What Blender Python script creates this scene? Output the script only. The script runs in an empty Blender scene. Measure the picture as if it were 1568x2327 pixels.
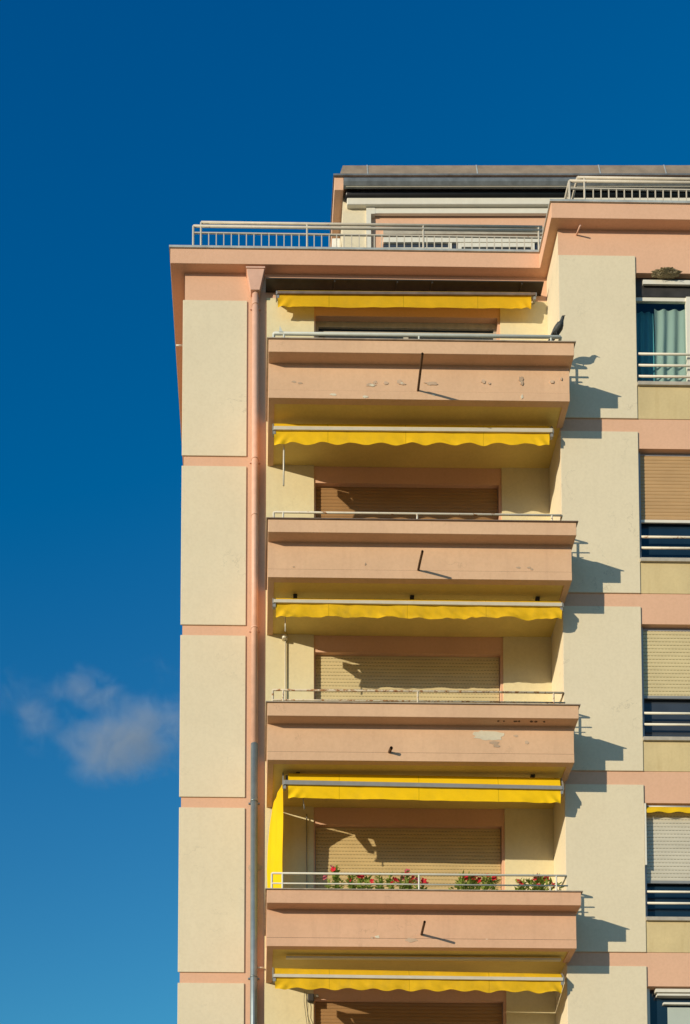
import bpy, bmesh, math, random
from mathutils import Vector, noise
random.seed(7)
R = math.radians
scene = bpy.context.scene
col = scene.collection

# ------------------------------------------------------------------ camera
CAM = Vector((-0.1796, -20.1834, -9.7665))
RGT = Vector((0.99993887, -0.01059591, 0.00315928))
UPV = Vector((-0.00384446, -0.06528017, 0.99785957))
FWD = Vector((0.01036699, 0.99781072, 0.06531692))
FPX, CX, CY = 3000.0, 605.2, 3343.06
cd = bpy.data.cameras.new('camera')
cam = bpy.data.objects.new('camera', cd)
col.objects.link(cam)
cd.sensor_fit = 'AUTO'
cd.sensor_width = 36.0
cd.lens = 36.0 * FPX / 2327.0
cd.shift_x = (784.0 - CX) / 2327.0
cd.shift_y = (CY - 1163.5) / 2327.0
cd.clip_start = 0.1
cd.clip_end = 6000
from mathutils import Matrix
m3 = Matrix((RGT, UPV, -FWD)).transposed()
cam.matrix_world = Matrix.Translation(CAM) @ m3.to_4x4()
scene.camera = cam


def at(px, py, Y):
    """world X, Z on the plane at depth Y for a measured point of the facade survey"""
    d = FWD + RGT * ((px - CX) / FPX) + UPV * ((CY - py) / FPX)
    t = (Y - CAM.y) / d.y
    v = CAM + d * t
    return v.x, v.z


def ax(px, py, Y): return at(px, py, Y)[0]
def az(px, py, Y): return at(px, py, Y)[1]

# ------------------------------------------------------------------ survey of the building (metres)
FH = 2.85            # storey height
D_ = 1.2708          # balcony depth
RR = 0.8034          # how far the right wing stands in front
OV = 0.1961          # coping overhang
HCAP, HB = 0.2138, 0.7731
XR = 4.575           # balcony right end
XRET = 4.5451        # return wall of the right wing
XPL, XPR = -1.3835, -0.341
XQR = 5.7554
ROOF = 11.351
FAS = 0.2546
EAV = 0.1615
XEL, XIE = -1.583, 4.4007
GROUND = -11.4
YB = 0.0             # pink base wall of the left wing
PT = 0.02            # thickness of raised render panels
YR = -RR + PT        # pink base wall of the right wing
BACK = 9.0
XEND = 9.6


def zb(k): return (4 - k) * FH   # coping top of balcony k (1 = topmost)

# ------------------------------------------------------------------ materials
def new_mat(name):
    m = bpy.data.materials.new(name)
    m.use_nodes = True
    nt = m.node_tree
    b = nt.nodes['Principled BSDF']
    return m, nt, b


def ramp(nt, fac, stops):
    r = nt.nodes.new('ShaderNodeValToRGB')
    els = r.color_ramp.elements
    els[0].position, els[0].color = stops[0][0], (*stops[0][1], 1)
    els[1].position, els[1].color = stops[1][0], (*stops[1][1], 1)
    for p, c in stops[2:]:
        e = els.new(p)
        e.color = (*c, 1)
    nt.links.new(fac, r.inputs[0])
    return r.outputs[0]


def tex_noise(nt, scale, detail=4, rough=.55, stretch=None, dist=0.0):
    tc = nt.nodes.new('ShaderNodeTexCoord')
    mp = nt.nodes.new('ShaderNodeMapping')
    if stretch: mp.inputs['Scale'].default_value = stretch
    nt.links.new(tc.outputs['Object'], mp.inputs[0])
    n = nt.nodes.new('ShaderNodeTexNoise')
    n.inputs['Scale'].default_value = scale
    n.inputs['Detail'].default_value = detail
    n.inputs['Roughness'].default_value = rough
    n.inputs['Distortion'].default_value = dist
    nt.links.new(mp.outputs[0], n.inputs['Vector'])
    return n.outputs['Fac']


def mixc(nt, fac, a, b, mode='MIX'):
    x = nt.nodes.new('ShaderNodeMix')
    x.data_type = 'RGBA'
    x.blend_type = mode
    for i, v in ((0, fac), (6, a), (7, b)):
        if isinstance(v, (float, int)): x.inputs[i].default_value = v
        elif isinstance(v, tuple): x.inputs[i].default_value = (*v, 1)
        else: nt.links.new(v, x.inputs[i])
    return x.outputs[2]


def sc(c, k): return tuple(min(1, v * k) for v in c)


def stucco(name, c, mott=.06, streak=.10, bump=.25, dirt=(.30, .24, .16), fine=95, crack=0.):
    m, nt, b = new_mat(name)
    big = tex_noise(nt, 1.1, 5, .6)
    base = ramp(nt, big, [(.3, sc(c, 1 - mott)), (.7, sc(c, 1 + mott * .6))])
    st = tex_noise(nt, 3.0, 5, .65, (2.2, 2.2, .22))
    stf = ramp(nt, st, [(.52, (0, 0, 0)), (.80, (streak, streak, streak))])
    base = mixc(nt, stf, base, dirt)
    sp = tex_noise(nt, 24, 3, .6)
    spf = ramp(nt, sp, [(.35, (.955, .95, .94)), (.6, (1, 1, 1))])
    base = mixc(nt, 1.0, base, spf, 'MULTIPLY')
    if crack:
        ck = tex_noise(nt, 1.7, 6, .62, None, .3)
        cf = ramp(nt, ck, [(.4935, (0, 0, 0)), (.4975, (1, 1, 1)), (.5025, (1, 1, 1)), (.5065, (0, 0, 0))])
        cm = ramp(nt, tex_noise(nt, .9, 2, .5), [(.56, (0, 0, 0)), (.66, (crack, crack, crack))])
        base = mixc(nt, mixc(nt, 1.0, cf, cm, 'MULTIPLY'), base, sc(c, .42))
    nt.links.new(base, b.inputs['Base Color'])
    b.inputs['Roughness'].default_value = .88
    b.inputs['Specular IOR Level'].default_value = .2
    f = tex_noise(nt, fine, 3, .7)
    f2 = tex_noise(nt, 7, 3, .5)
    ad = nt.nodes.new('ShaderNodeMath'); ad.operation = 'MULTIPLY_ADD'
    nt.links.new(f2, ad.inputs[0]); ad.inputs[1].default_value = .9
    nt.links.new(f, ad.inputs[2])
    bp = nt.nodes.new('ShaderNodeBump')
    bp.inputs['Strength'].default_value = bump
    bp.inputs['Distance'].default_value = .006
    nt.links.new(ad.outputs[0], bp.inputs['Height'])
    nt.links.new(bp.outputs[0], b.inputs['Normal'])
    return m


def paint(name, c, rough=.45, metal=0., var=.08, scale=9, rust=0., rustc=(.22, .085, .03), bump=.0, spec=.4):
    m, nt, b = new_mat(name)
    n = tex_noise(nt, scale, 4, .6)
    base = ramp(nt, n, [(.3, sc(c, 1 - var)), (.7, sc(c, 1 + var * .5))])
    if rust > 0:
        rn = tex_noise(nt, 10, 6, .68, None, .4)
        lo = .72 - rust * .3
        rf = ramp(nt, rn, [(lo, (0, 0, 0)), (lo + .05, (1, 1, 1))])
        rc = ramp(nt, tex_noise(nt, 40, 3), [(.3, sc(rustc, .6)), (.7, sc(rustc, 1.5))])
        base = mixc(nt, rf, base, rc)
    nt.links.new(base, b.inputs['Base Color'])
    b.inputs['Roughness'].default_value = rough
    b.inputs['Metallic'].default_value = metal
    b.inputs['Specular IOR Level'].default_value = spec
    if bump:
        bp = nt.nodes.new('ShaderNodeBump'); bp.inputs['Strength'].default_value = bump
        bp.inputs['Distance'].default_value = .004
        nt.links.new(tex_noise(nt, scale * 4, 4), bp.inputs['Height'])
        nt.links.new(bp.outputs[0], b.inputs['Normal'])
    return m


def cloth(name, c, trans=.3, var=.06, rough=.85, seam=0.):
    m, nt, b = new_mat(name)
    n = tex_noise(nt, 3.5, 4, .6, (1, 1, .5))
    base = ramp(nt, n, [(.3, sc(c, 1 - var)), (.7, sc(c, 1 + var * .4))])
    w = tex_noise(nt, 240, 2, .5)
    wf = ramp(nt, w, [(.35, (.93, .93, .93)), (.65, (1, 1, 1))])
    base = mixc(nt, 1.0, base, wf, 'MULTIPLY')
    if seam:
        tc = nt.nodes.new('ShaderNodeTexCoord'); sp = nt.nodes.new('ShaderNodeSeparateXYZ')
        nt.links.new(tc.outputs['Object'], sp.inputs[0])
        m1 = nt.nodes.new('ShaderNodeMath'); m1.operation = 'MULTIPLY_ADD'; nt.links.new(sp.outputs[0], m1.inputs[0])
        m1.inputs[1].default_value = 1 / 1.2; m1.inputs[2].default_value = .31
        m2 = nt.nodes.new('ShaderNodeMath'); m2.operation = 'FRACT'; nt.links.new(m1.outputs[0], m2.inputs[0])
        m3_ = nt.nodes.new('ShaderNodeMath'); m3_.operation = 'LESS_THAN'; nt.links.new(m2.outputs[0], m3_.inputs[0]); m3_.inputs[1].default_value = .012
        m4 = nt.nodes.new('ShaderNodeMath'); m4.operation = 'MULTIPLY'; nt.links.new(m3_.outputs[0], m4.inputs[0]); m4.inputs[1].default_value = .55
        base = mixc(nt, m4.outputs[0], base, sc(c, .55))
        gf = ramp(nt, tex_noise(nt, 5, 6, .7, (1, 1, .6)), [(.50, (0, 0, 0)), (.78, (seam, seam, seam))])
        base = mixc(nt, gf, base, (.46, .31, .06))
    nt.links.new(base, b.inputs['Base Color'])
    b.inputs['Roughness'].default_value = rough
    b.inputs['Specular IOR Level'].default_value = .15
    t = nt.nodes.new('ShaderNodeBsdfTranslucent')
    nt.links.new(base, t.inputs['Color'])
    mx = nt.nodes.new('ShaderNodeMixShader'); mx.inputs[0].default_value = trans
    nt.links.new(b.outputs[0], mx.inputs[1]); nt.links.new(t.outputs[0], mx.inputs[2])
    nt.links.new(mx.outputs[0], nt.nodes['Material Output'].inputs[0])
    return m


def shutter_mat(name, c, dash):
    """slatted roller shutter paint; dash = row of light slots punched along each slat joint"""
    m, nt, b = new_mat(name)
    n = tex_noise(nt, 2.2, 5, .6, (1, 1, 2.5))
    base = ramp(nt, n, [(.3, sc(c, .90)), (.7, sc(c, 1.06))])
    if dash:
        tc = nt.nodes.new('ShaderNodeTexCoord'); sp = nt.nodes.new('ShaderNodeSeparateXYZ')
        nt.links.new(tc.outputs['Object'], sp.inputs[0])
        def frac(sock, per, off, thr):
            a = nt.nodes.new('ShaderNodeMath'); a.operation = 'MULTIPLY_ADD'
            nt.links.new(sock, a.inputs[0]); a.inputs[1].default_value = 1 / per; a.inputs[2].default_value = off
            f = nt.nodes.new('ShaderNodeMath'); f.operation = 'FRACT'; nt.links.new(a.outputs[0], f.inputs[0])
            l = nt.nodes.new('ShaderNodeMath'); l.operation = 'LESS_THAN'; nt.links.new(f.outputs[0], l.inputs[0])
            l.inputs[1].default_value = thr
            return l.outputs[0]
        rw = nt.nodes.new('ShaderNodeMath'); rw.operation = 'MULTIPLY_ADD'
        nt.links.new(sp.outputs[2], rw.inputs[0]); rw.inputs[1].default_value = 1 / SLAT; rw.inputs[2].default_value = SLAT_OFF
        fl = nt.nodes.new('ShaderNodeMath'); fl.operation = 'FLOOR'; nt.links.new(rw.outputs[0], fl.inputs[0])
        xo = nt.nodes.new('ShaderNodeMath'); xo.operation = 'MULTIPLY_ADD'
        nt.links.new(fl.outputs[0], xo.inputs[0]); xo.inputs[1].default_value = .0217; nt.links.new(sp.outputs[0], xo.inputs[2])
        fx = frac(xo.outputs[0], .052, 0., .6)
        fz = frac(sp.outputs[2], SLAT, SLAT_OFF, .11)
        mm = nt.nodes.new('ShaderNodeMath'); mm.operation = 'MULTIPLY'
        nt.links.new(fx, mm.inputs[0]); nt.links.new(fz, mm.inputs[1])
        base = mixc(nt, mm.outputs[0], base, sc(c, .48))
    nt.links.new(base, b.inputs['Base Color'])
    b.inputs['Roughness'].default_value = .5
    return m


SLAT = 0.057
SLAT_OFF = 0.0
M = {}
M['cream'] = stucco('cream render', (.74, .645, .45), mott=.03, streak=.05, crack=.38)
M['cream_recess'] = stucco('yellowish cream recess render', (.755, .655, .395), mott=.04, streak=.10, crack=.2)
M['cream_soffit'] = stucco('cream soffit paint', (.77, .59, .19), mott=.10, streak=0, bump=.15)
M['ochre'] = stucco('ochre spandrel render', (.66, .52, .27), mott=.14, streak=.30, dirt=(.36, .22, .07))
M['pink'] = stucco('salmon pink render', (.74, .445, .285), mott=.05, streak=.07, dirt=(.42, .22, .14))
M['pink_balcony'] = stucco('salmon pink balcony paint', (.71, .455, .275), mott=.08, streak=.22, bump=.22, dirt=(.45, .26, .17), crack=.3)
M['pink_redder'] = stucco('redder pink balcony paint', (.715, .43, .265), mott=.08, streak=.24, bump=.22, dirt=(.45, .26, .17), crack=.3)
M['pink_pipe'] = paint('salmon pink pipe paint', (.72, .43, .30), .5, var=.1)
M['plaster'] = stucco('bare pale plaster', (.70, .63, .47), mott=.2, streak=.2, bump=.6)
M['bare'] = stucco('bare grey brown plaster', (.56, .40, .27), mott=.3, streak=.2, bump=.6)
M['zinc'] = paint('weathered zinc', (.50, .51, .46), .5, .2, .25, 6)
M['zinc_dark'] = paint('dark weathered zinc', (.21, .225, .225), .5, .3, .3, 7)
M['galv'] = paint('galvanised pipe', (.24, .29, .30), .42, .55, .15, 8)
M['roofmetal'] = paint('brown grey roof sheet', (.36, .275, .185), .55, .1, .22, 4, rust=.12, rustc=(.30, .17, .08))
M['black'] = paint('black lacquer', (.013, .012, .012), .35, 0, .3, 5)
M['drip'] = paint('brown drip metal', (.24, .17, .12), .5, .3, .3, 6)
M['coping'] = paint('dirty coping sheet', (.46, .38, .28), .6, .1, .3, 8, rust=.25, rustc=(.2, .13, .08))
M['rail_clean'] = paint('pale cream rail paint', (.70, .66, .53), .45, 0, .06)
M['rail_grey'] = paint('pale grey green rail paint', (.60, .62, .54), .4, 0, .08)
M['rail_rusty'] = paint('flaking rail paint', (.72, .65, .50), .6, 0, .1, rust=.45, rustc=(.30, .14, .05))
M['rail_rustier'] = paint('rusting rail paint', (.66, .55, .38), .7, 0, .12, rust=.72, rustc=(.32, .15, .055))
M['roof_rail'] = paint('roof rail paint', (.56, .50, .39), .5, 0, .1, rust=.22)
M['white_frame'] = paint('white window frame', (.74, .70, .58), .4, 0, .05)
M['pale_metal'] = paint('pale awning metal', (.66, .60, .46), .4, .1, .08)
M['grey_metal'] = paint('grey awning metal', (.33, .32, .29), .45, .3, .1)
M['dark_metal'] = paint('dark iron', (.05, .045, .04), .6, .2, .3)
M['rustpipe'] = paint('rusty pipe', (.13, .075, .04), .8, .2, .4, 14)
M['guide'] = paint('grey shutter guide', (.40, .40, .42), .5, .1, .1)
M['sill'] = paint('stone sill', (.46, .41, .32), .75, 0, .18, 10)
M['yellow'] = cloth('yellow awning canvas', (.96, .59, .016), .18, seam=.25)
M['yellow_deep'] = cloth('deep yellow awning canvas', (.98, .61, .008), .10, seam=.15)
M['yellow_worn'] = cloth('worn yellow awning canvas', (.87, .53, .018), .16, seam=.4, var=.16)
M['yellow_thin'] = cloth('thin yellow awning canvas', (.97, .58, .02), .36, seam=.2)
M['hood'] = paint('brown awning hood sheet', (.055, .042, .028), .5, .2, .2)
M['sh_brown'] = shutter_mat('tan shutter', (.52, .32, .14), False)
M['sh_shaded'] = shutter_mat('shade-darkened brown shutter', (.36, .20, .08), False)  # brown base colour darkened further to stand in for recess shade
M['sh_cream'] = shutter_mat('cream shutter', (.66, .54, .29), True)
M['sh_beige'] = shutter_mat('beige shutter', (.60, .44, .20), True)
M['sh_pale'] = shutter_mat('pale grey shutter', (.60, .55, .42), True)
M['drape'] = cloth('teal drape', (.15, .41, .46), .1, .2)
M['sheer'] = cloth('pale sheer curtain', (.70, .76, .66), .35, .05)
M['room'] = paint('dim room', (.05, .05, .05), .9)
M['nest'] = stucco('mud and straw', (.40, .33, .20), mott=.5, streak=.3, bump=1.0)
M['straw'] = paint('straw', (.42, .36, .22), .8, 0, .3)
M['leaf'] = cloth('oleander leaf', (.40, .50, .10), .4, .35, .55)
M['stem'] = paint('green stem', (.10, .13, .04), .7)
M['red'] = cloth('red petals', (.80, .03, .05), .3, .25)
M['pinkfl'] = cloth('pink petals', (.75, .16, .20), .3, .2)
M['terracotta'] = paint('terracotta', (.40, .17, .09), .8)
M['bird'] = paint('slate feathers', (.045, .05, .048), .55, 0, .35, 30)
M['bird_wing'] = paint('dark wing feathers', (.06, .065, .062), .5, 0, .4, 40)
M['bird_leg'] = paint('reddish bird skin', (.22, .07, .05), .6)
M['beak'] = paint('grey horn', (.16, .15, .12), .5)
M['whitebox'] = paint('white sheet', (.78, .76, .68), .5)


def glass_dark(name, c):
    m, nt, b = new_mat(name)
    n = tex_noise(nt, 1.5, 2)
    nt.links.new(ramp(nt, n, [(.3, sc(c, .7)), (.7, c)]), b.inputs['Base Color'])
    b.inputs['Roughness'].default_value = .06
    b.inputs['IOR'].default_value = 1.5
    return m


def glass_clear(name):
    m, nt, b = new_mat(name)
    tr = nt.nodes.new('ShaderNodeBsdfTransparent'); tr.inputs[0].default_value = (.86, .93, .92, 1)
    gl = nt.nodes.new('ShaderNodeBsdfGlossy'); gl.inputs['Roughness'].default_value = .02
    lw = nt.nodes.new('ShaderNodeLayerWeight'); lw.inputs[0].default_value = .5
    pw = nt.nodes.new('ShaderNodeMath'); pw.operation = 'POWER'; nt.links.new(lw.outputs['Facing'], pw.inputs[0]); pw.inputs[1].default_value = 5
    fr = nt.nodes.new('ShaderNodeMath'); fr.operation = 'MULTIPLY_ADD'; nt.links.new(pw.outputs[0], fr.inputs[0])
    fr.inputs[1].default_value = .9; fr.inputs[2].default_value = .035
    mx = nt.nodes.new('ShaderNodeMixShader')
    nt.links.new(fr.outputs[0], mx.inputs[0]); nt.links.new(tr.outputs[0], mx.inputs[1]); nt.links.new(gl.outputs[0], mx.inputs[2])
    nt.links.new(mx.outputs[0], nt.nodes['Material Output'].inputs[0])
    return m


M['glass_dark'] = glass_dark('dark window glass', (.012, .03, .05))
M['glass_grey'] = glass_dark('grey window glass', (.05, .06, .075))
M['glass'] = glass_clear('clear window glass')

# ------------------------------------------------------------------ mesh helpers
class MB:
    def __init__(s): s.v, s.f, s.sm = [], [], []
    def add(s, vs, fs, smooth=False):
        o = len(s.v); s.v += [tuple(v) for v in vs]
        for f in fs: s.f.append(tuple(i + o for i in f)); s.sm.append(smooth)
        return s
    def box(s, x0, x1, y0, y1, z0, z1):
        vs = [(x, y, z) for z in (z0, z1) for y in (y0, y1) for x in (x0, x1)]
        return s.add(vs, [(0, 2, 3, 1), (4, 5, 7, 6), (0, 1, 5, 4), (2, 6, 7, 3), (0, 4, 6, 2), (1, 3, 7, 5)])
    def quad(s, a, b, c, d): return s.add([a, b, c, d], [(0, 1, 2, 3)])
    def prism(s, pts, z0, z1):          # polygon in XY (counter-clockwise), extruded up
        n = len(pts)
        vs = [(x, y, z0) for x, y in pts] + [(x, y, z1) for x, y in pts]
        fs = [tuple(reversed(range(n))), tuple(range(n, 2 * n))]
        fs += [(i, (i + 1) % n, (i + 1) % n + n, i + n) for i in range(n)]
        return s.add(vs, fs)
    def prism_y(s, pts, y0, y1):        # polygon in XZ, extruded in depth
        n = len(pts)
        vs = [(x, y0, z) for x, z in pts] + [(x, y1, z) for x, z in pts]
        fs = [tuple(range(n)), tuple(reversed(range(n, 2 * n)))]
        fs += [(i, i + n, (i + 1) % n + n, (i + 1) % n) for i in range(n)]
        return s.add(vs, fs)
    def prism_x(s, pts, x0, x1):        # polygon in YZ, extruded along x
        n = len(pts)
        vs = [(x0, y, z) for y, z in pts] + [(x1, y, z) for y, z in pts]
        fs = [tuple(reversed(range(n))), tuple(range(n, 2 * n))]
        fs += [(i, (i + 1) % n, (i + 1) % n + n, i + n) for i in range(n)]
        return s.add(vs, fs)
    def tube(s, pts, r, seg=10, cap=True):
        pts = [Vector(p) for p in pts]; n = len(pts)
        rs = r if isinstance(r, (list, tuple)) else [r] * n
        vs = []; prev = None
        for i, p in enumerate(pts):
            t = (pts[min(i + 1, n - 1)] - pts[max(i - 1, 0)]).normalized()
            a = prev if prev else (Vector((0, 0, 1)) if abs(t.z) < .9 else Vector((0, 1, 0)))
            u = (a - t * a.dot(t)).normalized(); w = t.cross(u); prev = u
            for k in range(seg):
                an = 2 * math.pi * k / seg
                vs.append(p + (u * math.cos(an) + w * math.sin(an)) * rs[i])
        fs = []
        for i in range(n - 1):
            for k in range(seg):
                k2 = (k + 1) % seg
                fs.append((i * seg + k, i * seg + k2, (i + 1) * seg + k2, (i + 1) * seg + k))
        s.add(vs, fs, True)
        if cap:
            o = len(s.v) - len(vs)
            s.f.append(tuple(o + k for k in reversed(range(seg)))); s.sm.append(False)
            s.f.append(tuple(o + (n - 1) * seg + k for k in range(seg))); s.sm.append(False)
        return s
    def grid(s, fn, nu, nv, smooth=True):
        vs = [fn(i / nu, j / nv) for j in range(nv + 1) for i in range(nu + 1)]
        fs = [(j * (nu + 1) + i, j * (nu + 1) + i + 1, (j + 1) * (nu + 1) + i + 1, (j + 1) * (nu + 1) + i)
              for j in range(nv) for i in range(nu)]
        return s.add(vs, fs, smooth)
    def build(s, name, m, parent=None, label=None):
        off = WOFF.get(parent.name, Vector()) if parent else Vector()
        if SHEAR[0]:
            x0_, k_ = SHEAR[0]
            s.v = [(x, y - (x - x0_) * k_, z) for x, y, z in s.v]
        me = bpy.data.meshes.new(name)
        me.from_pydata([tuple(Vector(v) - off) for v in s.v], [], s.f)
        me.polygons.foreach_set('use_smooth', s.sm)
        me.materials.append(m if not isinstance(m, str) else M[m])
        bm = bmesh.new(); bm.from_mesh(me); bmesh.ops.recalc_face_normals(bm, faces=bm.faces)
        bm.to_mesh(me); bm.free()
        o = bpy.data.objects.new(name, me); col.objects.link(o)
        if parent: o.parent = parent
        WOFF[o.name] = off
        if label: o['label'] = label
        return o
    def soft(s, name, m, parent=None, w=.006, label=None):    # same, with softly rounded arrises
        o = s.build(name, m, parent, label)
        b = o.modifiers.new('bevel', 'BEVEL'); b.width = w; b.segments = 2; b.limit_method = 'ANGLE'
        return o


WOFF = {}
SHEAR = [None]


def tag(o, label, cat, group=None):
    o['label'] = label; o['category'] = cat
    if group: o['group'] = group
    return o


def thing(name, label, cat, loc=(0, 0, 0), group=None):
    o = bpy.data.objects.new(name, None); o.empty_display_size = .3
    col.objects.link(o); o.location = loc
    WOFF[o.name] = Vector(loc)
    return tag(o, label, cat, group)


def structure(o): o['kind'] = 'structure'; return o


def wall_sheet(mb, x0, x1, z0, z1, y, openings, depth):
    xs = sorted({x0, x1, *[v for o in openings for v in o[:2]]})
    zs = sorted({z0, z1, *[v for o in openings for v in o[2:]]})
    for i in range(len(xs) - 1):
        for j in range(len(zs) - 1):
            cx, cz = (xs[i] + xs[i + 1]) / 2, (zs[j] + zs[j + 1]) / 2
            if any(o[0] < cx < o[1] and o[2] < cz < o[3] for o in openings): continue
            mb.quad((xs[i], y, zs[j]), (xs[i + 1], y, zs[j]), (xs[i + 1], y, zs[j + 1]), (xs[i], y, zs[j + 1]))
    for a, b, c, d in openings:
        y2 = y + depth
        mb.quad((a, y, d), (b, y, d), (b, y2, d), (a, y2, d))
        mb.quad((a, y, c), (a, y2, c), (b, y2, c), (b, y, c))
        mb.quad((a, y, c), (a, y, d), (a, y2, d), (a, y2, c))
        mb.quad((b, y, c), (b, y2, c), (b, y2, d), (b, y, d))

# ------------------------------------------------------------------ ground, sky, sun
gm = stucco('dry ground', (.33, .26, .16), mott=.3, streak=0, bump=.3)
g = MB().quad((-2500, -2500, GROUND), (2500, -2500, GROUND), (2500, 2500, GROUND), (-2500, 2500, GROUND)).build('ground', gm)
structure(g)

SUN = Vector((-1.28, -1.0, .345)).normalized()      # towards the sun
el = math.asin(SUN.z)
azim = math.atan2(SUN.x, SUN.y)                      # clockwise from +Y
sd = bpy.data.lights.new('sun', 'SUN')
sd.energy = 4.4; sd.angle = R(.5); sd.color = (1.0, .89, .70)
so = bpy.data.objects.new('sun', sd); col.objects.link(so)
so.rotation_euler = SUN.to_track_quat('Z', 'Y').to_euler()
so.location = SUN * 60

w = bpy.data.worlds.new('World'); scene.world = w; w.use_nodes = True
nt = w.node_tree
bg = nt.nodes['Background']
sky = nt.nodes.new('ShaderNodeTexSky'); sky.sky_type = 'NISHITA'
sky.sun_disc = False; sky.sun_elevation = el; sky.sun_rotation = azim
sky.altitude = 300; sky.air_density = 1.3; sky.dust_density = 1.0; sky.ozone_density = 3.0
# deep polarised blue: each channel of the sky model gets its own response curve
sep = nt.nodes.new('ShaderNodeSeparateColor'); com = nt.nodes.new('ShaderNodeCombineColor')
nt.links.new(sky.outputs[0], sep.inputs[0])


def wmath(op, a, b_):
    n = nt.nodes.new('ShaderNodeMath'); n.operation = op
    nt.links.new(a, n.inputs[0]); n.inputs[1].default_value = b_
    return n.outputs[0]


nt.links.new(wmath('MAXIMUM', wmath('MULTIPLY', wmath('SUBTRACT', sep.outputs[0], .58), 1.14), 0.), com.inputs[0])
nt.links.new(wmath('MULTIPLY', wmath('POWER', sep.outputs[1], 1.80), .953), com.inputs[1])
nt.links.new(wmath('MULTIPLY', wmath('POWER', sep.outputs[2], 1.21), 1.46), com.inputs[2])
cap = nt.nodes.new('ShaderNodeMix'); cap.data_type = 'RGBA'; cap.blend_type = 'DARKEN'; cap.inputs[0].default_value = 1.0
cap.inputs[7].default_value = (3.4, 4.2, 6.8, 1)     # keep the glow round the sun modest
nt.links.new(com.outputs[0], cap.inputs[6]); nt.links.new(cap.outputs[2], bg.inputs[0])
bg.inputs[1].default_value = .10
scene.view_settings.view_transform = 'Standard'; scene.view_settings.look = 'None'
scene.view_settings.exposure = 0.0; scene.view_settings.gamma = 1.0

# ------------------------------------------------------------------ the building
bld = thing('apartment_building', 'pink and cream plastered apartment block with stacked balconies and yellow sunshades', 'building', (0, 0, GROUND))

HEAD = 1.82
WX0, WX1 = .773, 3.735
win_left = []                                   # openings in the recessed wall
for k in range(1, 6):
    zh = zb(k) + HEAD
    if k == 1: zh = az(900, 720, 0)
    win_left.append((WX0, WX1, zb(k) - HB + .2, zh))
RX0, RX1 = XQR + .004, XQR + 1.75
sill_z = [zb(k) + z for k, z in ((1, .0), (2, -.035), (3, -.06), (4, -.05))] + [zb(5) - .05]
lint_z = [zb(1) + 1.837, zb(1) - 1.077, zb(2) - 1.083, zb(3) - 1.091, zb(4) - 1.118]
win_right = [(RX0, RX1, sill_z[i], lint_z[i]) for i in range(5)]

ZS = ROOF - FAS
wl = MB()
wall_sheet(wl, XPL + .03, XRET + .05, GROUND, ZS, YB, win_left, .16)
wl.quad((XPL + .03, YB, GROUND), (XPL + .03, YB, ZS), (XPL + .03, BACK, ZS), (XPL + .03, BACK, GROUND))
wl.quad((XPL + .03, BACK, GROUND), (XPL + .03, BACK, ZS), (XEND, BACK, ZS), (XEND, BACK, GROUND))
wall_sheet(wl, XRET, XEND, GROUND, ZS, YR, win_right, .14)
wl.quad((XEND, YR, GROUND), (XEND, BACK, GROUND), (XEND, BACK, ZS), (XEND, YR, ZS))
wl.build('wall', 'pink', bld)

# raised cream render panels between the pink bands
pb = .6045; ptq = .7781
for k in range(0, 8):
    top = (ROOF - .741) if k == 0 else zb(k) - ptq
    bot = zb(k + 1) - pb
    MB().box(XPL, XPR, YB - PT, YB - .0005, bot, top).soft('facade_panel', 'cream', bld)
qb_, qt_ = .5963, .8147
for k in range(0, 8):
    top = (ROOF - .699) if k == 0 else zb(k) - qt_
    bot = zb(k + 1) - qb_
    MB().box(XRET, XQR, -RR, YR - .0005, bot, top).soft('facade_panel', 'cream', bld)
    MB().box(RX1 + .004, XEND - .4, -RR, YR - .0005, bot, top).soft('facade_panel', 'cream', bld)
# cream lining of the balcony recess
FRZ = az(620, 680, 0)
rc = MB()
rc.box(ax(605, 1000, 0), .747, YB - PT, YB - .0005, GROUND, FRZ)
rc.box(3.775, XRET - .001, YB - PT, YB - .0005, GROUND, FRZ)
rc.build('recess_wall', 'cream_recess', bld)
MB().box(XRET, XRET + .03, YR + .002, YB - .0005, GROUND, ZS - .001).build('return_wall', 'cream', bld)
# spandrels below the right-hand windows
for i in range(5):
    k = i + 1
    MB().box(RX0 + .004, RX1 - .002, YR - .008, YR - .0005, zb(k) - qb_ + .004, sill_z[i] - .062).build('spandrel', 'ochre', bld)

# cornice
plan = [(XEL, -EAV), (XIE, -EAV), (XIE, -RR - EAV), (XEND + .2, -RR - EAV), (XEND + .2, BACK + .2), (XEL, BACK + .2)]
MB().prism(plan, ZS, ROOF).soft('cornice', 'pink', bld)
q = .022
plan2 = [(XEL - q, -EAV - q), (XIE - q, -EAV - q), (XIE - q, -RR - EAV - q), (XEND + .2 + q, -RR - EAV - q), (XEND + .2 + q, BACK + .2 + q), (XEL - q, BACK + .2 + q)]
cf = MB().prism(plan2, ROOF + .001, ROOF + .036).build('roof_edge_flashing', 'zinc', bld)

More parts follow.
